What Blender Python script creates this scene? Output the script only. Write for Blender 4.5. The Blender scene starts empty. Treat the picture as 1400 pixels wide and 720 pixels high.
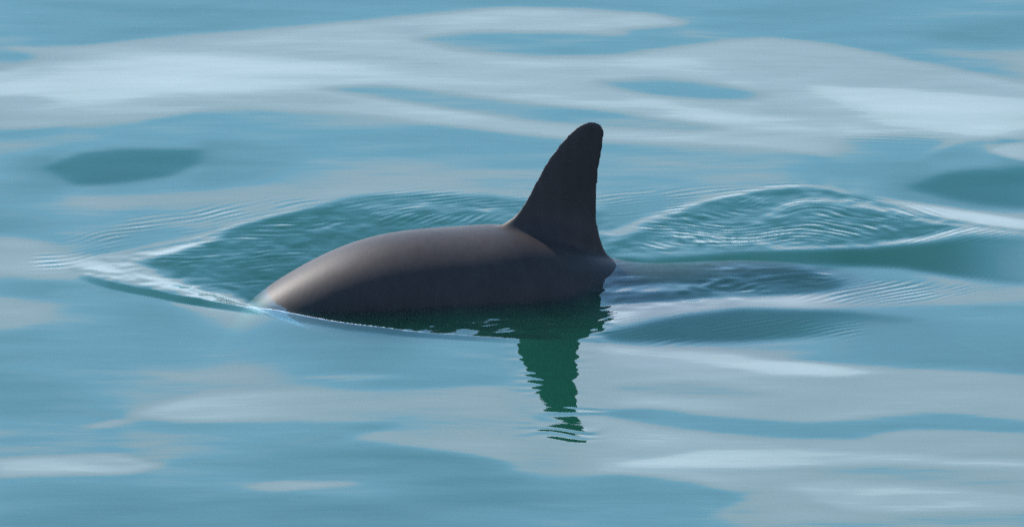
import bpy, math
import numpy as np
from mathutils import Vector, Matrix

scene = bpy.context.scene
R = math.radians

# ------------------------------------------------------------------ camera
PITCH = R(15.0)          # the camera looks down this much, from a ship's deck
DIST = 25.0              # metres to the middle of the picture on the water
MPP = 0.00125            # metres per photograph pixel at that distance
FPX = DIST / MPP
cp, sp = math.cos(PITCH), math.sin(PITCH)
CAM = np.array([0.0, -DIST * cp, DIST * sp])

cd = bpy.data.cameras.new('camera')
cam = bpy.data.objects.new('camera', cd)
scene.collection.objects.link(cam)
cam.location = CAM
cam.rotation_euler = (math.pi / 2 - PITCH, 0, 0)
cd.sensor_width = 36.0
cd.lens = 36.0 * FPX / 1400.0
cd.clip_start = 1.0
cd.clip_end = 20000.0
scene.camera = cam

# ------------------------------------------------------------------ sky
SUN_EL, SUN_AZ = R(38.0), R(-47.0)     # azimuth from +Y towards +X
sun_dir = Vector((math.sin(SUN_AZ) * math.cos(SUN_EL), math.cos(SUN_AZ) * math.cos(SUN_EL), math.sin(SUN_EL)))
world = bpy.data.worlds.new('World')
scene.world = world
world.use_nodes = True
nt = world.node_tree
N, L = nt.nodes, nt.links
N.clear()
out = N.new('ShaderNodeOutputWorld')
bg = N.new('ShaderNodeBackground')
bg.inputs['Strength'].default_value = 0.15
sky = N.new('ShaderNodeTexSky')
sky.sky_type = 'NISHITA'
sky.sun_disc = False
sky.sun_elevation = SUN_EL
sky.sun_rotation = SUN_AZ
sky.air_density = 1.0
sky.dust_density = 0.6
sky.ozone_density = 1.6


def vmath(op, a, b=None):
    n = N.new('ShaderNodeVectorMath'); n.operation = op
    L.new(a, n.inputs[0])
    if b is not None:
        if isinstance(b, tuple): n.inputs[1].default_value = b
        else: L.new(b, n.inputs[1])
    return n.outputs[0]


def fmath(op, a, b=None, c=None, clamp=False):
    n = N.new('ShaderNodeMath'); n.operation = op; n.use_clamp = clamp
    for i, q in enumerate((a, b, c)):
        if q is None: continue
        if isinstance(q, (int, float)): n.inputs[i].default_value = q
        else: L.new(q, n.inputs[i])
    return n.outputs[0]


tc = N.new('ShaderNodeTexCoord')
sep = N.new('ShaderNodeSeparateXYZ')
L.new(tc.outputs['Generated'], sep.inputs[0])
elev = fmath('ARCSINE', sep.outputs['Z'])                       # radians
# cloud bank: full near the horizon, with a ragged top that thins into blue sky, wisps above
n1 = N.new('ShaderNodeTexNoise'); n1.inputs['Scale'].default_value = 1.0
n1.inputs['Detail'].default_value = 5.0; n1.inputs['Roughness'].default_value = 0.55
L.new(vmath('MULTIPLY', tc.outputs['Generated'], (7.0, 7.0, 22.0)), n1.inputs['Vector'])
n2 = N.new('ShaderNodeTexNoise'); n2.inputs['Scale'].default_value = 1.0
n2.inputs['Detail'].default_value = 3.0
L.new(vmath('MULTIPLY', tc.outputs['Generated'], (3.0, 3.0, 9.0)), n2.inputs['Vector'])
edge = fmath('ADD', elev, fmath('MULTIPLY', fmath('SUBTRACT', n1.outputs['Fac'], 0.5), R(9.0)))
bank = N.new('ShaderNodeMapRange'); bank.interpolation_type = 'SMOOTHSTEP'
bank.inputs['From Min'].default_value = R(18.0); bank.inputs['From Max'].default_value = R(13.6)
L.new(edge, bank.inputs['Value'])
white = N.new('ShaderNodeMapRange'); white.interpolation_type = 'SMOOTHSTEP'
white.inputs['From Min'].default_value = R(12.0); white.inputs['From Max'].default_value = R(7.5)
L.new(edge, white.inputs['Value'])
veil = N.new('ShaderNodeMapRange'); veil.interpolation_type = 'SMOOTHSTEP'
veil.inputs['From Min'].default_value = R(23.5); veil.inputs['From Max'].default_value = R(20.5)
veil.inputs['To Max'].default_value = 0.22
L.new(edge, veil.inputs['Value'])
wisp = N.new('ShaderNodeMapRange'); wisp.interpolation_type = 'SMOOTHSTEP'
wisp.inputs['From Min'].default_value = 0.55; wisp.inputs['From Max'].default_value = 0.85
wisp.inputs['To Max'].default_value = 0.35
L.new(n2.outputs['Fac'], wisp.inputs['Value'])
cloud_col = N.new('ShaderNodeMix'); cloud_col.data_type = 'RGBA'
cloud_col.inputs['A'].default_value = (3.55, 4.55, 5.95, 1)
cloud_col.inputs['B'].default_value = (4.5, 5.6, 6.9, 1)
L.new(white.outputs[0], cloud_col.inputs['Factor'])
tint = N.new('ShaderNodeMix'); tint.data_type = 'RGBA'; tint.blend_type = 'MULTIPLY'
tint.inputs['Factor'].default_value = 1.0
tint.inputs['B'].default_value = (0.62, 0.98, 1.07, 1)
L.new(sky.outputs[0], tint.inputs['A'])
mx = N.new('ShaderNodeMix'); mx.data_type = 'RGBA'
L.new(fmath('MAXIMUM', bank.outputs[0], fmath('MAXIMUM', veil.outputs[0], wisp.outputs[0])), mx.inputs['Factor'])
L.new(tint.outputs['Result'], mx.inputs['A'])
L.new(cloud_col.outputs['Result'], mx.inputs['B'])
L.new(mx.outputs['Result'], bg.inputs['Color'])
L.new(bg.outputs[0], out.inputs[0])

sd = bpy.data.lights.new('sun', 'SUN')
sd.energy = 5.0
sd.angle = R(0.5)
sd.color = (1.0, 0.93, 0.86)
sun = bpy.data.objects.new('sun', sd)
scene.collection.objects.link(sun)
sun.location = sun_dir * 30
sun.rotation_euler = sun_dir.to_track_quat('Z', 'Y').to_euler()

vs = scene.view_settings
vs.view_transform = 'Standard'
vs.look = 'None'
vs.gamma = 1.0
vs.use_curve_mapping = False
vs.exposure = 1.42
scene.cycles.volume_bounces = 0
scene.cycles.max_bounces = 5
scene.cycles.transparent_max_bounces = 6
scene.cycles.caustics_reflective = False
scene.cycles.caustics_refractive = False
scene.cycles.use_denoising = False

# ------------------------------------------------------------------ photograph <-> place


def project(x, y, z):
    X = x - CAM[0]; Y = y - CAM[1]; Z = z - CAM[2]
    d = Y * cp - Z * sp
    return 700 + FPX * X / d, 360 - FPX * (Y * sp + Z * cp) / d


def unproject(u, v, z=0.0):
    a = (u - 700) / FPX; b = (360 - v) / FPX
    dx, dy, dz = a, cp + b * sp, -sp + b * cp
    t = (z - CAM[2]) / dz
    return CAM[0] + t * dx, CAM[1] + t * dy


# ------------------------------------------------------------------ the water surface
# S = the slope of the water (rise per metre going away from the ship): gentle swell,
# the hollow the animal has pushed open, its wake, and the capillary ripples on both.
W, H = 1400, 720
rng = np.random.default_rng(7)
U, V = np.meshgrid(np.arange(W) + 0.5, np.arange(H) + 0.5)


def blur(a, sx, sy):
    def one(a, s, ax):
        if s <= 0: return a
        r = int(3 * s) + 1
        k = np.exp(-0.5 * (np.arange(-r, r + 1) / s) ** 2); k /= k.sum()
        a = np.moveaxis(a, ax, -1)
        n = a.shape[-1]
        p = np.pad(a, [(0, 0), (r, r)], mode='edge')
        m = 1 << int(math.ceil(math.log2(n + 4 * r + 1)))
        f = np.fft.irfft(np.fft.rfft(p, m) * np.fft.rfft(k, m), m)[:, 2 * r:2 * r + n]
        return np.moveaxis(f, -1, ax)
    return one(one(a, sx, 1), sy, 0)


def poly(pts, sx=6, sy=2.5):
    m = np.zeros((H, W))
    p = np.array(pts, float)
    x0, x1 = max(0, int(p[:, 0].min()) - 1), min(W, int(p[:, 0].max()) + 2)
    y0, y1 = max(0, int(p[:, 1].min()) - 1), min(H, int(p[:, 1].max()) + 2)
    uu, vv = U[y0:y1, x0:x1], V[y0:y1, x0:x1]
    ins = np.zeros(uu.shape, bool)
    for (ax, ay), (bx, by) in zip(p, np.roll(p, -1, 0)):
        if ay == by: continue
        c = ((ay > vv) != (by > vv)) & (uu < (bx - ax) * (vv - ay) / (by - ay) + ax)
        ins ^= c
    m[y0:y1, x0:x1] = ins
    return blur(m, sx, sy)


def noise(sx, sy):
    a = blur(rng.standard_normal((H + 160, W + 700)), sx, sy)[80:-80, 350:-350]
    return a / a.std()


def curve(pts):
    p = np.array(pts, float)
    # smooth interpolation of a polyline v(u)
    us = np.arange(W) + 0.5
    c = np.interp(us, p[:, 0], p[:, 1])
    k = np.exp(-0.5 * (np.arange(-60, 61) / 14.0) ** 2); k /= k.sum()
    return np.convolve(np.pad(c, 60, mode='edge'), k, 'valid')


def over(S, m, val):
    return S * (1 - m) + val * m


BLUE, PALE, WHITE = 0.020, -0.028, -0.060
S = np.full((H, W), BLUE)
S += 0.006 * noise(120, 14)
# --- far side: the long pale reflection and the blue lenses in it
S = over(S, poly([(0, 98), (40, 88), (45, 72), (0, 65), (110, 64), (215, 50), (415, 36), (560, 22), (700, 10), (890, 18), (938, 33),
                  (850, 41), (860, 70), (940, 60), (1050, 52), (1150, 62), (1250, 85), (1350, 104), (1400, 116), (1400, 195), (1370, 188),
                  (1320, 192), (1250, 221), (1300, 190), (1230, 184), (1150, 188), (1140, 215), (1080, 205), (1000, 200), (840, 193),
                  (760, 187), (700, 182), (600, 170), (500, 157), (400, 152), (330, 149), (270, 151), (240, 158), (180, 167), (100, 170), (0, 179)], 7, 3), PALE)
S = over(S, poly([(565, 52), (640, 43), (760, 44), (860, 50), (1000, 52), (940, 62), (850, 74), (740, 78), (620, 70)], 10, 3), 0.022)
S = over(S, poly([(810, 110), (900, 106), (985, 114), (1042, 128), (1030, 138), (930, 135), (850, 125)], 8, 2.5), 0.018)
S = over(S, poly([(435, 119), (520, 116), (700, 137), (850, 154), (1000, 175), (940, 180), (800, 173), (700, 163), (600, 148), (480, 128)], 8, 2.5), 0.020)
S = over(S, poly([(40, 100), (150, 80), (330, 72), (560, 98), (480, 112), (330, 125), (150, 140), (0, 150), (0, 118)], 25, 6), WHITE)
S = over(S, poly([(0, 130), (60, 132), (86, 142), (40, 150), (0, 152)], 8, 3), PALE)
S = over(S, poly([(1105, 120), (1200, 120), (1400, 135), (1400, 178), (1320, 182), (1230, 172), (1170, 160), (1185, 150)], 10, 4), WHITE)
S = over(S, poly([(880, 140), (960, 148), (1050, 158), (1130, 165), (1000, 168), (920, 155)], 14, 3), -0.05)
S = over(S, poly([(1260, 50), (1290, 32), (1400, 28), (1400, 66), (1320, 62)], 14, 5), 0.05)
S = over(S, poly([(0, 0), (400, 0), (420, 30), (200, 46), (0, 58)], 30, 8), 0.030)
# --- round dimples
S = over(S, poly([(25, 225), (90, 192), (200, 186), (330, 190), (420, 212), (380, 240), (260, 262), (120, 262)], 16, 5), 0.042)
S = over(S, poly([(66, 228), (110, 209), (170, 204), (277, 204), (270, 224), (240, 239), (160, 251), (100, 253)], 7, 2.6), 0.13)
S = over(S, poly([(1180, 262), (1240, 225), (1300, 202), (1400, 200), (1400, 300), (1290, 286)], 12, 5), 0.040)
S = over(S, poly([(1354, 205), (1375, 196), (1400, 194), (1400, 220), (1370, 214)], 4, 2), -0.045)
S = over(S, poly([(1243, 256), (1290, 236), (1340, 230), (1400, 229), (1400, 286), (1340, 280), (1285, 268)], 9, 4), 0.14)
S = over(S, poly([(1205, 271), (1290, 283), (1400, 301), (1400, 319), (1330, 311), (1262, 296)], 8, 2.5), -0.05)
# --- far left pale reflections
S = over(S, poly([(0, 322), (60, 330), (100, 352), (95, 382), (40, 380), (0, 374)], 10, 5), -0.035)
S = over(S, poly([(0, 405), (80, 412), (60, 440), (0, 452)], 14, 5), -0.022)
# --- near side
S = over(S, poly([(180, 566), (215, 553), (280, 538), (400, 535), (550, 535), (680, 528), (720, 520), (800, 470), (900, 472), (1000, 480), (1080, 492),
                  (1200, 502), (1400, 512), (1400, 720), (1000, 720), (980, 700), (1010, 680), (950, 655), (850, 648), (700, 646), (690, 630),
                  (550, 612), (475, 600), (550, 582), (400, 575), (240, 576)], 9, 3), PALE)
S = over(S, poly([(800, 560), (890, 551), (980, 565), (1100, 576), (1250, 568), (1400, 584), (1400, 590), (1240, 585), (1170, 600), (1050, 596), (900, 580)], 10, 3), 0.020)
S = over(S, poly([(800, 525), (870, 520), (950, 515), (1010, 527), (1070, 540), (1000, 543), (900, 536)], 14, 3), 0.004)
S = over(S, poly([(1150, 575), (1280, 562), (1400, 575), (1400, 584), (1250, 580)], 14, 3), 0.012)
S = over(S, poly([(960, 490), (1100, 494), (1195, 508), (1150, 515), (1050, 510)], 10, 2.5), WHITE)
S = over(S, poly([(835, 634), (960, 612), (1080, 612), (1400, 630), (1400, 640), (1200, 634), (1040, 640)], 12, 3), WHITE)
S = over(S, poly([(1075, 660), (1150, 655), (1400, 676), (1400, 700), (1150, 698), (1110, 680)], 10, 3), WHITE)
S = over(S, poly([(560, 658), (850, 648), (950, 660), (1008, 678), (950, 694), (800, 697), (560, 705)], 22, 5), 0.034)
S = over(S, poly([(0, 626), (160, 620), (221, 636), (175, 648), (0, 651)], 7, 2.2), -0.04)
S = over(S, poly([(335, 665), (380, 657), (500, 661), (375, 672)], 9, 2), -0.035)
S = over(S, poly([(405, 516), (475, 511), (558, 518), (475, 524)], 10, 2), -0.022)
S = over(S, poly([(120, 583), (155, 573), (175, 575), (150, 584)], 8, 1.5), -0.02)
S = over(S, poly([(0, 515), (60, 508), (115, 530), (90, 560), (0, 575)], 22, 8), 0.040)
S = over(S, poly([(0, 668), (150, 660), (320, 680), (560, 690), (600, 720), (0, 720)], 30, 8), 0.042)
S += 0.005 * noise(45, 4) + 0.0018 * noise(14, 1.4)

S = over(S, poly([(170, 412), (300, 425), (400, 445), (390, 500), (210, 500)], 26, 10), 0.05)
# --- hollow round the animal: far wall (faces the ship), pale floor, near lip
arc = curve([(0, 372), (97, 368), (137, 350), (203, 337), (273, 325), (313, 310), (360, 297), (420, 283), (499, 268), (577, 266), (669, 269),
             (720, 274), (820, 290), (1400, 300)])
lip = curve([(0, 366), (97, 369), (140, 383), (200, 394), (250, 404), (300, 411), (340, 417), (400, 428), (470, 442), (560, 455), (640, 461),
             (700, 464), (800, 464), (1400, 464)])
hollow = ((V > arc[None, :]) & (V < lip[None, :]) & (U > 98) & (U < 838)).astype(float)
hollow = blur(hollow, 3, 2)
S = over(S, hollow * (1 - 0.35 * np.clip((U - 560) / 150, 0, 1)), 0.150)
S = over(S, poly([(460, 272), (577, 268), (669, 271), (720, 276), (720, 300), (600, 292), (500, 290)], 14, 5), 0.085)
S = over(S, poly([(96, 368), (113, 353), (170, 354), (205, 356), (225, 375), (273, 395), (330, 413), (300, 412), (247, 403), (160, 387)], 8, 4), -0.055)
S = over(S, poly([(113, 353), (203, 340), (273, 329), (313, 313), (300, 326), (240, 345), (190, 357)], 4, 2), -0.06)
crest = np.exp(-0.5 * ((V - arc[None, :]) / 2.2) ** 2) * np.clip((U - 100) / 40, 0, 1) * np.clip((470 - U) / 60, 0, 1)
S = over(S, 0.8 * crest, -0.045)
# water between the lip and the animal
near = poly([(330, 416), (400, 420), (480, 425), (560, 400), (840, 392), (838, 463), (700, 463), (560, 453), (450, 437)], 5, 3)
S = over(S, near, 0.05)
S = over(S, poly([(560, 432), (700, 424), (838, 420), (838, 463), (700, 462), (570, 453)], 14, 4), 0.045)
lipband = np.exp(-0.5 * ((V - (lip[None, :] - 3)) / 2.6) ** 2) * np.clip((U - 250) / 60, 0, 1) * np.clip((800 - U) / 60, 0, 1)
S = over(S, 0.0 * lipband, -0.12)
front = np.exp(-0.5 * ((V - (lip[None, :] + 4)) / 3.6) ** 2) * np.clip((U - 98) / 30, 0, 1) * np.clip((560 - U) / 260, 0, 1)


# --- wake behind the animal
wake_top = curve([(0, 330), (821, 323), (868, 306), (928, 284), (993, 267), (1057, 256), (1108, 253), (1143, 260), (1228, 283), (1293, 300), (1400, 316)])
wake_bot = curve([(0, 340), (830, 345), (1040, 340), (1186, 336), (1260, 326), (1310, 312), (1400, 318)])
wk = ((V > wake_top[None, :]) & (V < wake_bot[None, :]) & (U > 822)).astype(float)
S = over(S, blur(wk, 3, 2), 0.115)
S = over(S, poly([(826, 274), (900, 268), (960, 268), (900, 290), (860, 306), (822, 320)], 6, 4), 0.035)
S = over(S, poly([(822, 318), (868, 302), (928, 281), (960, 273), (930, 290), (880, 312), (830, 335)], 4, 2), -0.02)
cr2 = curve([(0, 300), (1000, 312), (1040, 296), (1074, 277), (1117, 265), (1155, 270), (1228, 285), (1293, 302), (1400, 318)])
S = over(S, 0.85 * np.exp(-0.5 * ((V - cr2[None, :] - 4) / 4) ** 2) * np.clip((U - 1010) / 60, 0, 1), -0.02)
cr1m = np.exp(-0.5 * ((V - wake_top[None, :]) / 1.8) ** 2) * np.clip((U - 822) / 30, 0, 1) * np.clip((1180 - U) / 50, 0, 1)
S = over(S, 0.8 * cr1m, -0.04)
S = over(S, poly([(900, 318), (1000, 322), (1100, 330), (1080, 340), (960, 342), (880, 338)], 20, 4), 0.06)
S = over(S, poly([(1198, 323), (1228, 312), (1297, 307), (1290, 312), (1250, 323)], 4, 2), 0.15)
S = over(S, poly([(1050, 338), (1186, 334), (1260, 324), (1310, 312), (1340, 314), (1270, 330), (1186, 340), (1060, 343)], 4, 1.6), -0.05)
S = over(S, poly([(886, 354), (960, 348), (1040, 343), (1186, 339), (1270, 332), (1330, 324), (1400, 330), (1400, 385), (1310, 378), (1228, 364), (1100, 362), (928, 361)], 8, 3), 0.23)
S = over(S, poly([(1320, 322), (1400, 322), (1400, 392), (1330, 382)], 30, 6), 0.08)
S = over(S, poly([(838, 352), (930, 362), (1130, 364), (1170, 378), (1140, 396), (1040, 408), (836, 412)], 6, 3), 0.21)
S = over(S, poly([(836, 386), (900, 384), (960, 392), (900, 398), (836, 398)], 10, 2.5), 0.012)
S = over(S, poly([(1100, 366), (1200, 372), (1300, 384), (1400, 392), (1400, 402), (1250, 398), (1150, 388)], 14, 4), 0.020)
S = over(S, poly([(820, 412), (930, 408), (1060, 402), (1180, 408), (1300, 412), (1180, 424), (1014, 418), (928, 425), (820, 436)], 10, 3), -0.012)
S = over(S, poly([(820, 452), (928, 430), (1014, 421), (1143, 425), (1255, 438), (1186, 455), (1014, 465), (843, 464)], 8, 3), 0.175)
S = over(S, poly([(1143, 428), (1300, 436), (1400, 440), (1400, 500), (1250, 480), (1120, 470)], 30, 8), 0.030)

S = over(S, poly([(660, 468), (825, 468), (830, 560), (810, 650), (720, 650), (690, 540)], 16, 7), 0.027)
S = over(S, poly([(225, 420), (350, 424), (375, 455), (330, 475), (250, 465)], 16, 7), 0.075)
S = over(S, poly([(838, 354), (900, 358), (980, 364), (980, 380), (900, 386), (838, 386)], 8, 3), 0.27)
# --- ripples: crests parallel to the hollow's rim and to the wake
warp = 1.6 * noise(26, 5)
amod = np.clip(0.75 + 0.45 * noise(16, 4), 0.1, 1.6)


def ripple(mask, phase_px, lam, amp, w=1.0):
    global S
    ph = (phase_px + w * warp) / (0.84 * lam) * 2 * math.pi
    S = S + 1.2 * amp * mask * amod * np.sin(ph)


ripple(poly([(50, 340), (120, 318), (230, 292), (340, 278), (440, 268), (440, 278), (340, 296), (230, 326), (130, 346), (90, 366), (55, 372)], 12, 4),
       V - (0.72 * arc[None, :] + 0.28 * 330) + 0.0 * U, 6.2, 0.055, 0.5)
ripple(poly([(215, 350), (330, 308), (430, 292), (470, 300), (400, 360), (345, 405), (300, 402), (240, 385)], 14, 6), V - 0.55 * arc[None, :] - 0.10 * U, 6.0, 0.060)
ripple(poly([(300, 400), (330, 385), (400, 340), (450, 312), (520, 290), (640, 284), (690, 296), (640, 306), (540, 312), (470, 330), (400, 366), (345, 408)], 8, 4),
       V + 0.52 * np.minimum(U, 520) + 0.06 * U + 0.0006 * np.clip(U - 400, 0, 400) ** 2, 5.6, 0.095)
ripple(poly([(450, 282), (520, 264), (640, 262), (720, 268), (720, 290), (600, 286), (480, 296)], 12, 4), V + 0.12 * U - 0.00006 * (U - 560) ** 2, 5.4, 0.070, 0.7)
ripple(poly([(822, 264), (900, 262), (960, 258), (1060, 250), (1120, 250), (1000, 270), (900, 296), (822, 304)], 8, 3), V - 0.35 * wake_top[None, :], 5.2, 0.050, 0.6)
ripple(poly([(850, 315), (930, 292), (1000, 280), (1060, 290), (1200, 290), (1250, 305), (1190, 330), (1050, 338), (880, 342)], 12, 5),
       V - 0.45 * cr2[None, :] - 0.10 * (U - 1100), 6.4, 0.085, 1.6)
ripple(poly([(850, 312), (930, 295), (1060, 310), (1100, 332), (960, 340), (860, 340)], 12, 5), V - 0.28 * U, 5.0, 0.080, 2.0)
ripple(poly([(1130, 262), (1220, 276), (1300, 294), (1250, 306), (1160, 290)], 10, 4), V - cr2[None, :], 5.4, 0.050, 0.5)
ripple(poly([(1220, 326), (1290, 312), (1370, 310), (1400, 320), (1350, 330), (1260, 338)], 10, 3), V + 0.28 * U, 5.6, 0.070, 0.5)
ripple(poly([(1180, 364), (1270, 366), (1370, 374), (1370, 386), (1260, 384), (1180, 376)], 10, 3), V + 0.9 * U, 9.5, 0.060, 0.6)
ripple(poly([(1090, 384), (1180, 380), (1300, 390), (1340, 400), (1240, 412), (1140, 412), (1080, 402)], 12, 3), V + 0.22 * U, 6.0, 0.060, 0.7)
ripple(poly([(838, 354), (920, 360), (1060, 364), (1140, 372), (1100, 392), (960, 404), (838, 404)], 8, 3), V + 0.02 * U, 7.0, 0.085, 3.0)
ripple(poly([(838, 354), (900, 358), (960, 368), (900, 378), (838, 376)], 8, 3), V - 0.2 * U, 5.0, 0.12, 3.0)
ripple(poly([(560, 420), (700, 408), (838, 400), (838, 460), (700, 460), (600, 452)], 10, 4), V + 0.05 * U, 6.5, 0.070, 3.0)
ripple(poly([(860, 440), (980, 430), (1180, 440), (1180, 458), (1000, 468), (880, 466)], 12, 3), V + 0.16 * U, 5.6, 0.055, 0.7)
ripple(poly([(820, 440), (930, 425), (930, 434), (830, 458)], 8, 3), V + 0.14 * U, 5.0, 0.06, 1.0)
ripple(poly([(1130, 196), (1180, 184), (1260, 182), (1330, 196), (1260, 198)], 10, 3), V - 0.02 * U, 4.6, 0.020, 0.4)
ripple(poly([(690, 472), (810, 472), (815, 560), (800, 600), (740, 600)], 12, 6), V + 0.04 * U, 11.0, 0.017, 3.0)
ripple(poly([(720, 545), (820, 545), (820, 600), (720, 600)], 12, 8), V + 0.03 * U, 17.0, 0.035, 3.0)
S += 0.065 * poly([(838, 350), (930, 358), (1100, 364), (1150, 376), (1100, 396), (960, 412), (838, 420)], 10, 4) * (0.6 * noise(9, 1.5) + 0.55 * noise(22, 1.1))
S += 0.030 * poly([(560, 415), (700, 405), (838, 396), (838, 460), (700, 462), (600, 454)], 10, 4) * noise(12, 1.6)
ripple(poly([(850, 318), (930, 292), (1010, 272), (1100, 262), (1180, 280), (1250, 300), (1190, 328), (1050, 336), (880, 340)], 10, 4),
       V - 0.6 * cr2[None, :] - 0.05 * U, 4.4, 0.070, 1.2)
ripple(poly([(200, 350), (330, 312), (430, 288), (500, 280), (460, 320), (400, 362), (345, 405), (280, 395)], 12, 5), V + 0.10 * U, 4.6, 0.055, 1.4)
ruffle = hollow * np.clip((V - arc[None, :]) / 12, 0, 1) + blur(wk, 4, 3)
S += 0.034 * np.clip(ruffle, 0, 1) * noise(5, 1.3)

# ---- march the surface from the ship outwards: height from slope
NX0, NX1, DX = -1.12, 1.12, 0.0036
NY0, NY1, DY = -2.25, 2.45, 0.0040
xs_in = np.arange(NX0, NX1 + 1e-9, DX)
ys_in = np.arange(NY0, NY1 + 1e-9, DY)


def wild_slope(x, y):     # open water, same character as in the picture
    r = np.random.default_rng(3)
    s = np.zeros(np.broadcast(x, y).shape) + 0.004
    for i in range(14):
        ky = 2 * math.pi / r.uniform(0.35, 1.3)
        kx = ky * r.uniform(-0.22, 0.22)
        s = s + 0.011 * np.cos(kx * x + ky * y + r.uniform(0, 6.28))
    return s


def sample(u, v):
    uu = np.clip(u - 0.5, 0, W - 1.001); vv = np.clip(v - 0.5, 0, H - 1.001)
    i = uu.astype(int); j = vv.astype(int); a = uu - i; b = vv - j
    s = (S[j, i] * (1 - a) + S[j, i + 1] * a) * (1 - b) + (S[j + 1, i] * (1 - a) + S[j + 1, i + 1] * a) * b
    o = np.maximum(np.maximum(-u, u - W), np.maximum(-v, v - H))
    return s, np.clip(o / 60.0, 0, 1)


DROP = [(285, 0.0), (330, 0.026), (372, 0.072), (430, 0.080), (520, 0.075), (600, 0.052), (700, 0.030), (800, 0.0)]
RISE = [(96, 0.0), (120, 0.14), (230, 0.18), (260, 0.26), (345, 0.24), (480, 0.12), (700, 0.06), (790, 0.0)]


def solve_height():
    """height whose slope away from the ship is S and which varies little along the crests"""
    m = 1 << int(math.ceil(math.log2(max(len(xs_in), len(ys_in)) + 40)))
    nxp, nyp = 1024 if len(xs_in) < 960 else m, 2048 if len(ys_in) > 980 else 1024
    ky = 2 * math.pi * np.fft.fftfreq(nyp, DY)[:, None]
    kx = 2 * math.pi * np.fft.rfftfreq(nxp, DX)[None, :]
    den = ky ** 2 + 0.10 * kx ** 2 + 1.0 / 1.1 ** 2
    px, py = (nxp - len(xs_in)) // 2, (nyp - len(ys_in)) // 2
    gx = NX0 + (np.arange(nxp) - px) * DX; gy = NY0 + (np.arange(nyp) - py) * DY
    GXp, GYp = np.meshgrid(gx, gy)
    wild = wild_slope(GXp, GYp)
    h = np.zeros((nyp, nxp))
    # a sharp lip on the ship's side: a short rise, then the water drops to the animal's flank
    uc = np.arange(W) + 0.5
    dp = np.interp(gx, *np.array([unproject(q, 440)[0:1] + (d,) for q, d in DROP]).T)
    rs = np.interp(gx, *np.array([unproject(q, 440)[0:1] + (d,) for q, d in RISE]).T)
    jj = np.arange(nxp)
    zl = np.zeros(nxp)
    for it in range(16):
        u, v = project(GXp, GYp, h)
        s, o = sample(u, v)
        s = np.clip(s * (1 - o) + wild * o, -0.235, 0.3)
        lu = 700 + gx / MPP
        lv = np.interp(lu, uc, lip)
        yl = unproject(lu, lv, zl)[1]
        q = (GYp - yl[None, :])
        def fall(q):
            t = np.clip(q / 0.15, 0, 1)
            return -dp[None, :] * (2 * t - t * t)
        def part(q):
            return np.clip(q + 0.03, 0, 0.03)
        drop = (fall(q + DY / 2) - fall(q - DY / 2)) / DY
        lead_in = (part(q + DY / 2) - part(q - DY / 2)) / DY * np.clip(rs[None, :] / 0.03, 0, 1)
        s = s * (1 - lead_in) + rs[None, :] * lead_in + drop
        hn = np.fft.irfft2(-1j * ky / den * np.fft.rfft2(s - s.mean()), (nyp, nxp))
        h = h + (1.0 if it == 0 else 0.45) * (hn - h)
        ii = np.clip(np.round((yl - gy[0]) / DY).astype(int), 0, nyp - 1)
        zl = np.convolve(np.pad(h[ii, jj], 15, mode='edge'), np.ones(31) / 31, 'valid')
    print('lip heights', zl[px::60].round(4))
    return h[py:py + len(ys_in), px:px + len(xs_in)]


Hh = solve_height()
fx, fy = unproject(750, 520)       # the swell beside the fin's mirror image leans a little sideways
tx, ty = np.meshgrid(xs_in - fx, ys_in - fy)
cx, cy = unproject(775, 398)       # water drawn down along the flank under the fin
qx, qy = np.meshgrid(xs_in - cx, ys_in - cy)
Hh = Hh - 0.012 * np.exp(-(qx / 0.10) ** 2 - (qy / 0.13) ** 2)
Hh = Hh - 0.05 * tx * np.exp(-(tx / 0.26) ** 2 - (ty / 0.55) ** 2)


def graded(a, b, d):
    lo, hi, st = [], [], d
    p = b
    while p < 4000:
        st *= 1.13 if st < 0.05 else 1.07 if st < 0.12 else 1.35
        p += st; hi.append(p)
    q = a; st = d
    while q > -4000:
        st *= 1.13 if st < 0.05 else 1.07 if st < 0.12 else 1.35
        q -= st; lo.append(q)
    return np.array(lo[::-1]), np.array(hi)


xl, xr = graded(xs_in[0], xs_in[-1], DX)
yl, yr = graded(ys_in[0], ys_in[-1], DY)
xs = np.concatenate([xl, xs_in, xr]); ys = np.concatenate([yl, ys_in, yr])
nx, ny = len(xs), len(ys)


def swell(x, y):
    r = np.random.default_rng(5)
    z = 0
    for i in range(10):
        lam = r.uniform(0.6, 2.2); ky = 2 * math.pi / lam; kx = ky * r.uniform(-0.3, 0.3)
        z = z + 0.013 * lam * 0.159 * np.cos(kx * x + ky * y + r.uniform(0, 6.28))
    return z


GX, GY = np.meshgrid(xs, ys)
Z = swell(GX, GY) * np.clip(1 - np.maximum(np.abs(GX), np.abs(GY)) / 25.0, 0, 1)
ix = np.clip(np.searchsorted(xs_in, GX[0]), 0, len(xs_in) - 1)
iy = np.clip(np.searchsorted(ys_in, GY[:, 0]), 0, len(ys_in) - 1)
Zin = Hh[np.ix_(iy, ix)]
ox = np.maximum(np.maximum(xs_in[0] - GX, GX - xs_in[-1]), np.maximum(ys_in[0] - GY, GY - ys_in[-1]))
t = np.clip(ox / 0.5, 0, 1); t = t * t * (3 - 2 * t)
Z = Zin * (1 - t) + Z * t


def mat(name):
    m = bpy.data.materials.new(name); m.use_nodes = True
    m.node_tree.nodes.clear()
    return m, m.node_tree.nodes, m.node_tree.links


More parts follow.
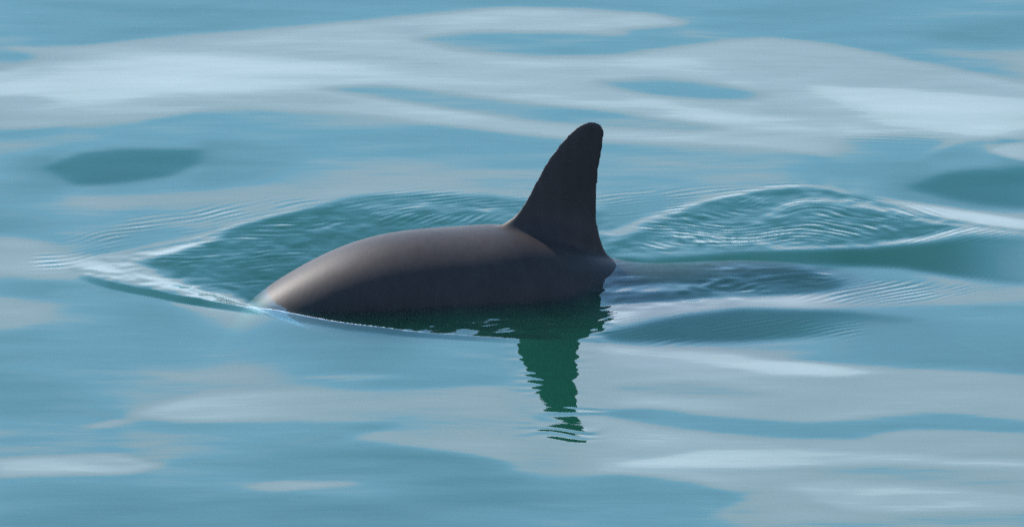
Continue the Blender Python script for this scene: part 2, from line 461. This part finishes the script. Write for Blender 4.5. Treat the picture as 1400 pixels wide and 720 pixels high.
def water_material():
    m, n, l = mat('sea_water')
    o = n.new('ShaderNodeOutputMaterial')
    fr = n.new('ShaderNodeFresnel'); fr.inputs['IOR'].default_value = 1.333
    tr = n.new('ShaderNodeBsdfTransparent')
    gl = n.new('ShaderNodeBsdfGlossy'); gl.inputs['Roughness'].default_value = 0.015
    mxs = n.new('ShaderNodeMixShader')
    t = n.new('ShaderNodeTexCoord')
    mp = n.new('ShaderNodeMapping'); mp.inputs['Scale'].default_value = (9, 45, 1)
    nz = n.new('ShaderNodeTexNoise'); nz.inputs['Scale'].default_value = 1.0; nz.inputs['Detail'].default_value = 3.0
    bp = n.new('ShaderNodeBump'); bp.inputs['Strength'].default_value = 1.0; bp.inputs['Distance'].default_value = 0.00012
    l.new(t.outputs['Object'], mp.inputs[0]); l.new(mp.outputs[0], nz.inputs['Vector'])
    l.new(nz.outputs['Fac'], bp.inputs['Height'])
    for q in (fr, gl): l.new(bp.outputs[0], q.inputs['Normal'])
    gm = n.new('ShaderNodeNewGeometry')
    fac = n.new('ShaderNodeMath'); fac.operation = 'MULTIPLY'
    inv = n.new('ShaderNodeMath'); inv.operation = 'SUBTRACT'; inv.inputs[0].default_value = 1.0
    l.new(gm.outputs['Backfacing'], inv.inputs[1])
    l.new(fr.outputs[0], fac.inputs[0]); l.new(inv.outputs[0], fac.inputs[1])
    l.new(fac.outputs[0], mxs.inputs[0]); l.new(tr.outputs[0], mxs.inputs[1]); l.new(gl.outputs[0], mxs.inputs[2])
    l.new(mxs.outputs[0], o.inputs['Surface'])
    ab = n.new('ShaderNodeVolumeAbsorption'); ab.inputs['Color'].default_value = (0.10, 0.62, 0.52, 1); ab.inputs['Density'].default_value = 8.5
    sc = n.new('ShaderNodeVolumeScatter'); sc.inputs['Color'].default_value = (0.14, 0.64, 0.50, 1); sc.inputs['Density'].default_value = 0.54
    ad = n.new('ShaderNodeAddShader')
    l.new(ab.outputs[0], ad.inputs[0]); l.new(sc.outputs[0], ad.inputs[1]); l.new(ad.outputs[0], o.inputs['Volume'])
    return m


def build_water():
    top = np.stack([GX, GY, Z], -1).reshape(-1, 3)
    idx = np.arange(nx * ny).reshape(ny, nx)
    quads = np.stack([idx[:-1, :-1], idx[:-1, 1:], idx[1:, 1:], idx[1:, :-1]], -1).reshape(-1, 4)
    ring = np.concatenate([idx[0, :-1], idx[:-1, -1], idx[-1, :0:-1], idx[:0:-1, 0]])
    nb = len(ring)
    bot = top[ring].copy(); bot[:, 2] = -8.0
    bi = nx * ny + np.arange(nb)
    r2, b2 = np.roll(ring, -1), np.roll(bi, -1)
    sides = np.stack([ring, bi, b2, r2], -1)
    verts = np.concatenate([top, bot])
    q = np.concatenate([quads, sides])
    loops = np.concatenate([q.reshape(-1), bi[::-1]]).astype(np.int32)
    starts = np.concatenate([np.arange(len(q)) * 4, [len(q) * 4]]).astype(np.int32)
    me = bpy.data.meshes.new('sea')
    me.vertices.add(len(verts)); me.vertices.foreach_set('co', verts.astype(np.float32).ravel())
    me.loops.add(len(loops)); me.loops.foreach_set('vertex_index', loops)
    me.polygons.add(len(starts)); me.polygons.foreach_set('loop_start', starts)
    sm = np.ones(len(starts), bool); sm[len(quads):] = False
    me.polygons.foreach_set('use_smooth', sm)
    me.update(calc_edges=True); me.validate()
    me.materials.append(water_material())
    ob = bpy.data.objects.new('sea', me)
    scene.collection.objects.link(ob)
    ob['kind'] = 'structure'
    ob['label'] = 'calm teal sea water with pale cloud reflections and fine ripples'
    return ob


sea = build_water()

# ------------------------------------------------------------------ the porpoise
YAW = R(10.0)
REAR = Vector((*unproject(836, 352, 0.004), 0.0))     # where the fin's rear base meets the water
S_REAR = 0.74                                         # metres from the snout to that point
fwd = Vector((-math.cos(YAW), -math.sin(YAW), 0))     # swimming direction
side = Vector((math.sin(YAW), -math.cos(YAW), 0))     # towards the ship


def on_midplane(u, v):
    """point of the animal's vertical mid-plane seen at a photograph pixel -> (s, z)"""
    a = (u - 700) / FPX; b = (360 - v) / FPX
    d = Vector((a, cp + b * sp, -sp + b * cp))
    o = Vector(CAM)
    t = (REAR - o).dot(side) / d.dot(side)
    p = o + d * t
    return S_REAR - (p - REAR).dot(fwd), p.z


ridge_px = [(305, 452), (325, 430), (340, 413), (380, 386), (420, 363), (470, 339), (520, 324), (570, 317), (640, 313), (690, 308)]
ridge = [on_midplane(*p) for p in ridge_px]
ridge = [(0.0, -0.20), (0.04, -0.155)] + ridge + [(0.62, 0.054), (0.68, 0.034), (0.74, -0.003), (0.80, -0.013), (0.88, -0.013), (0.96, -0.012),
         (1.05, -0.019), (1.15, -0.036), (1.25, -0.085), (1.34, -0.125), (1.40, -0.16)]
ridge = np.array(ridge)
ss = np.linspace(0, 1.40, 141)
rz = np.interp(ss, ridge[:, 0], ridge[:, 1])
k = np.exp(-0.5 * (np.arange(-9, 10) / 3.0) ** 2); k /= k.sum()
rz = np.convolve(np.pad(rz, 9, mode='reflect', reflect_type='odd'), k, 'valid')
prof = np.array([(0, .012, .012), (.012, .030, .028), (.03, .048, .044), (.06, .066, .060), (.10, .082, .078), (.15, .097, .094), (.22, .112, .110), (.32, .126, .126),
                 (.45, .142, .136), (.58, .140, .134), (.70, .124, .120), (.82, .090, .098), (.94, .066, .076), (1.06, .044, .056), (1.16, .028, .042),
                 (1.26, .017, .032), (1.34, .012, .022), (1.40, .008, .010)])
hw = np.interp(ss, prof[:, 0], prof[:, 1]); hh = np.interp(ss, prof[:, 0], prof[:, 2])
k2 = np.exp(-0.5 * (np.arange(-5, 6) / 2.0) ** 2); k2 /= k2.sum()
hw = np.convolve(np.pad(hw, 5, mode='reflect', reflect_type='odd'), k2, 'valid').clip(.004)
hh = np.convolve(np.pad(hh, 5, mode='reflect', reflect_type='odd'), k2, 'valid').clip(.004)


def P(s, w, z):
    return REAR - fwd * (s - S_REAR) + side * w + Vector((0, 0, z))


verts, faces = [], []


def loft(rings, close=True):
    base = len(verts); n = len(rings[0])
    for r in rings: verts.extend(r)
    for i in range(len(rings) - 1):
        for j in range(n):
            a = base + i * n + j; b = base + i * n + (j + 1) % n
            faces.append((a, b, b + n, a + n))
    faces.append(tuple(base + j for j in range(n))[::-1])
    faces.append(tuple(base + (len(rings) - 1) * n + j for j in range(n)))


rings = []
tz = np.gradient(rz, ss)
for i, s in enumerate(ss):
    nrm = Vector((0, 0)); ang = math.atan(tz[i])
    r = []
    for j in range(112):
        ph = 2 * math.pi * j / 112
        c, d = math.cos(ph), math.sin(ph)
        w = hw[i] * math.copysign(abs(c) ** 0.95, c)
        up = hh[i] * d - hh[i]            # below the ridge
        r.append(P(s - math.sin(ang) * up, w, rz[i] + math.cos(ang) * up))
    rings.append(r)
loft(rings)

# dorsal fin: leading and trailing edge read off at heights above the back
lead_px = [(668, 316), (690, 304), (706, 292), (719, 276), (729, 257), (739, 238), (751, 217), (764, 200), (778, 185), (790, 175), (800, 169.5), (809, 167.2)]
trail_px = [(850, 362), (836, 351), (828, 338), (822, 322), (818, 303), (816.5, 280), (817, 256), (818.5, 236), (821, 214), (824, 194), (825, 180), (821, 172), (815, 168.5), (809, 167.2)]
lead_px = [(u - (1.4 if v < 295 else 0), v - (1.3 if v < 190 else 0)) for u, v in lead_px]
trail_px = [(u + (1.5 if v < 300 else 0), v - (1.3 if v < 190 else 0)) for u, v in trail_px]
lead = np.array([on_midplane(*p) for p in lead_px]); trail = np.array([on_midplane(*p) for p in trail_px])
FT = lead[-1, 1]
levels = np.concatenate([np.linspace(lead[0, 1] - .06, FT - .012, 44), FT - .012 * (1 - np.linspace(0, 1, 10)[1:] ** 0.6)])
levels[-1] = FT - 0.0004
ls, ts = lead[np.argsort(lead[:, 1])], trail[np.argsort(trail[:, 1])]
rings = []
rb = np.random.default_rng(11)
for z in levels:
    s0 = np.interp(z, ls[:, 1], ls[:, 0]); s1 = np.interp(z, ts[:, 1], ts[:, 0])
    ch = max(s1 - s0, .002)
    zb = np.interp(s0 + ch * .5, ss, rz)
    f = max(0.0, z - zb)
    th = 0.0085 * (1 - 0.45 * f / 0.2) + 0.034 * math.exp(-f / 0.020)
    th = min(th, ch * .30)
    r = []
    for j in range(40):
        ph = 2 * math.pi * j / 40
        c = (1 - math.cos(ph)) / 2
        tk = th * (1.0 * (math.sqrt(max(c, 0)) * 1.5 * (1 - c) + 0.18 * (1 - c) * c * 4 * .6 + .10 * math.sin(math.pi * c) ** .5))
        tk = max(tk, .0024 * min(1, (c * (1 - c) * 12)) ** .5)
        r.append(P(s0 + ch * c, math.copysign(tk, math.sin(ph)) if 0 < j < 40 and j != 20 else 0.0, z))
    rings.append(r)
loft(rings)

# flippers and flukes, under water
for sg in (-1, 1):
    rings = []
    for q in np.linspace(0, 1, 14):
        cw = 0.075 * (1 - q) ** 0.55 * (1 + .25 * math.sin(q * math.pi)) + .004
        s0 = 0.24 + 0.11 * q
        rings.append([P(s0 + cw * (1 - math.cos(2 * math.pi * j / 20)) / 2, sg * (0.075 + .16 * q),
                        -0.165 - .09 * q + .010 * (1 - q * .7) * math.sin(2 * math.pi * j / 20)) for j in range(20)])
    if sg < 0: rings = [r[::-1] for r in rings]
    loft(rings)
    rings = []
    for q in np.linspace(0, 1, 14):
        cw = 0.12 * (1 - q) ** 0.6 + .004
        s0 = 1.30 + 0.10 * q ** 1.3
        rings.append([P(s0 + cw * (1 - math.cos(2 * math.pi * j / 20)) / 2, sg * (.001 + .19 * q),
                        -0.155 - .05 * (s0 - 1.30) + .009 * (1 - q * .6) * math.sin(2 * math.pi * j / 20)) for j in range(20)])
    if sg < 0: rings = [r[::-1] for r in rings]
    loft(rings)


def skin_material():
    m, n, l = mat('wet_porpoise_skin')
    o = n.new('ShaderNodeOutputMaterial')
    b = n.new('ShaderNodeBsdfPrincipled')
    t = n.new('ShaderNodeTexCoord')
    nz = n.new('ShaderNodeTexNoise'); nz.inputs['Scale'].default_value = 9.0; nz.inputs['Detail'].default_value = 6.0
    l.new(t.outputs['Object'], nz.inputs['Vector'])
    rp = n.new('ShaderNodeValToRGB')
    rp.color_ramp.elements[0].position = 0.3; rp.color_ramp.elements[0].color = (0.024, 0.0198, 0.0198, 1)
    rp.color_ramp.elements[1].position = 0.75; rp.color_ramp.elements[1].color = (0.032, 0.0264, 0.0262, 1)
    l.new(nz.outputs['Fac'], rp.inputs[0])
    sm_ = n.new('ShaderNodeMapping'); sm_.inputs['Scale'].default_value = (70, 70, 9)
    n3 = n.new('ShaderNodeTexNoise'); n3.inputs['Scale'].default_value = 1.0; n3.inputs['Detail'].default_value = 4.0
    l.new(t.outputs['Object'], sm_.inputs[0]); l.new(sm_.outputs[0], n3.inputs['Vector'])
    mr = n.new('ShaderNodeMapRange'); mr.inputs['From Min'].default_value = 0.3; mr.inputs['From Max'].default_value = 0.7
    mr.inputs['To Min'].default_value = 0.9; mr.inputs['To Max'].default_value = 1.1
    l.new(n3.outputs['Fac'], mr.inputs['Value'])
    mm = n.new('ShaderNodeVectorMath'); mm.operation = 'SCALE'
    l.new(rp.outputs[0], mm.inputs[0]); l.new(mr.outputs[0], mm.inputs['Scale'])
    l.new(mm.outputs[0], b.inputs['Base Color'])
    b.inputs['Roughness'].default_value = 0.52
    b.inputs['IOR'].default_value = 1.36
    b.inputs['Specular IOR Level'].default_value = 0.15
    b.inputs['Coat Weight'].default_value = 0.0
    b.inputs['Coat Roughness'].default_value = 0.3
    b.inputs['Coat IOR'].default_value = 1.33
    n2 = n.new('ShaderNodeTexNoise'); n2.inputs['Scale'].default_value = 140.0; n2.inputs['Detail'].default_value = 4.0
    l.new(t.outputs['Object'], n2.inputs['Vector'])
    bp = n.new('ShaderNodeBump'); bp.inputs['Strength'].default_value = 0.25; bp.inputs['Distance'].default_value = 0.0006
    l.new(n2.outputs['Fac'], bp.inputs['Height']); l.new(bp.outputs[0], b.inputs['Normal'])
    l.new(b.outputs[0], o.inputs['Surface'])
    return m


me = bpy.data.meshes.new('raw_body')
me.from_pydata([tuple(v - REAR) for v in verts], [], faces)
me.update()
import bmesh
bm = bmesh.new(); bm.from_mesh(me)
bmesh.ops.recalc_face_normals(bm, faces=bm.faces)
bm.to_mesh(me); bm.free()
tmp = bpy.data.objects.new('raw_body', me)
scene.collection.objects.link(tmp)
rm = tmp.modifiers.new('remesh', 'REMESH'); rm.mode = 'VOXEL'; rm.voxel_size = 0.0026; rm.use_smooth_shade = True
smd = tmp.modifiers.new('smooth', 'SMOOTH'); smd.factor = 0.5; smd.iterations = 14
dg = bpy.context.evaluated_depsgraph_get()
body = bpy.data.meshes.new_from_object(tmp.evaluated_get(dg))
bpy.data.objects.remove(tmp)
root = bpy.data.objects.new('raw_root', body)
scene.collection.objects.link(root)
vg = root.vertex_groups.new(name='root')
co = np.empty(len(body.vertices) * 3, np.float32); body.vertices.foreach_get('co', co); co = co.reshape(-1, 3)
sv = S_REAR - co @ np.array(fwd); dzr = co[:, 2] - np.interp(sv, ss, rz)
wt = np.clip((0.045 - np.abs(dzr - 0.002)) / 0.025, 0, 1) * np.clip((sv - 0.52) / 0.04, 0, 1) * np.clip((0.84 - sv) / 0.04, 0, 1)
for i in np.nonzero(wt > 0.01)[0]: vg.add([int(i)], float(wt[i]), 'REPLACE')
sm2 = root.modifiers.new('smooth', 'SMOOTH'); sm2.vertex_group = 'root'; sm2.factor = 0.5; sm2.iterations = 60
body = bpy.data.meshes.new_from_object(root.evaluated_get(bpy.context.evaluated_depsgraph_get()))
bpy.data.objects.remove(root)
body.name = 'porpoise'
body.materials.clear(); body.materials.append(skin_material())
for p in body.polygons: p.use_smooth = True
porpoise = bpy.data.objects.new('porpoise', body)
porpoise.location = REAR
scene.collection.objects.link(porpoise)
porpoise['label'] = 'dark grey porpoise surfacing in calm sea, back arched, tall curved dorsal fin raised'
porpoise['category'] = 'porpoise'
for q in np.arange(0.05, 1.2, 0.1):
    p = P(q, 0, 0); jx = int((p.x - NX0) / DX); jy = int((p.y - NY0) / DY)
    print('s %.2f ridge %.3f water %.3f' % (q, np.interp(q, ss, rz), Hh[jy, jx]), project(p.x, p.y, np.interp(q, ss, rz)))
print('water verts', nx * ny, 'body', len(body.vertices), 'heights', Hh.min(), Hh.max())
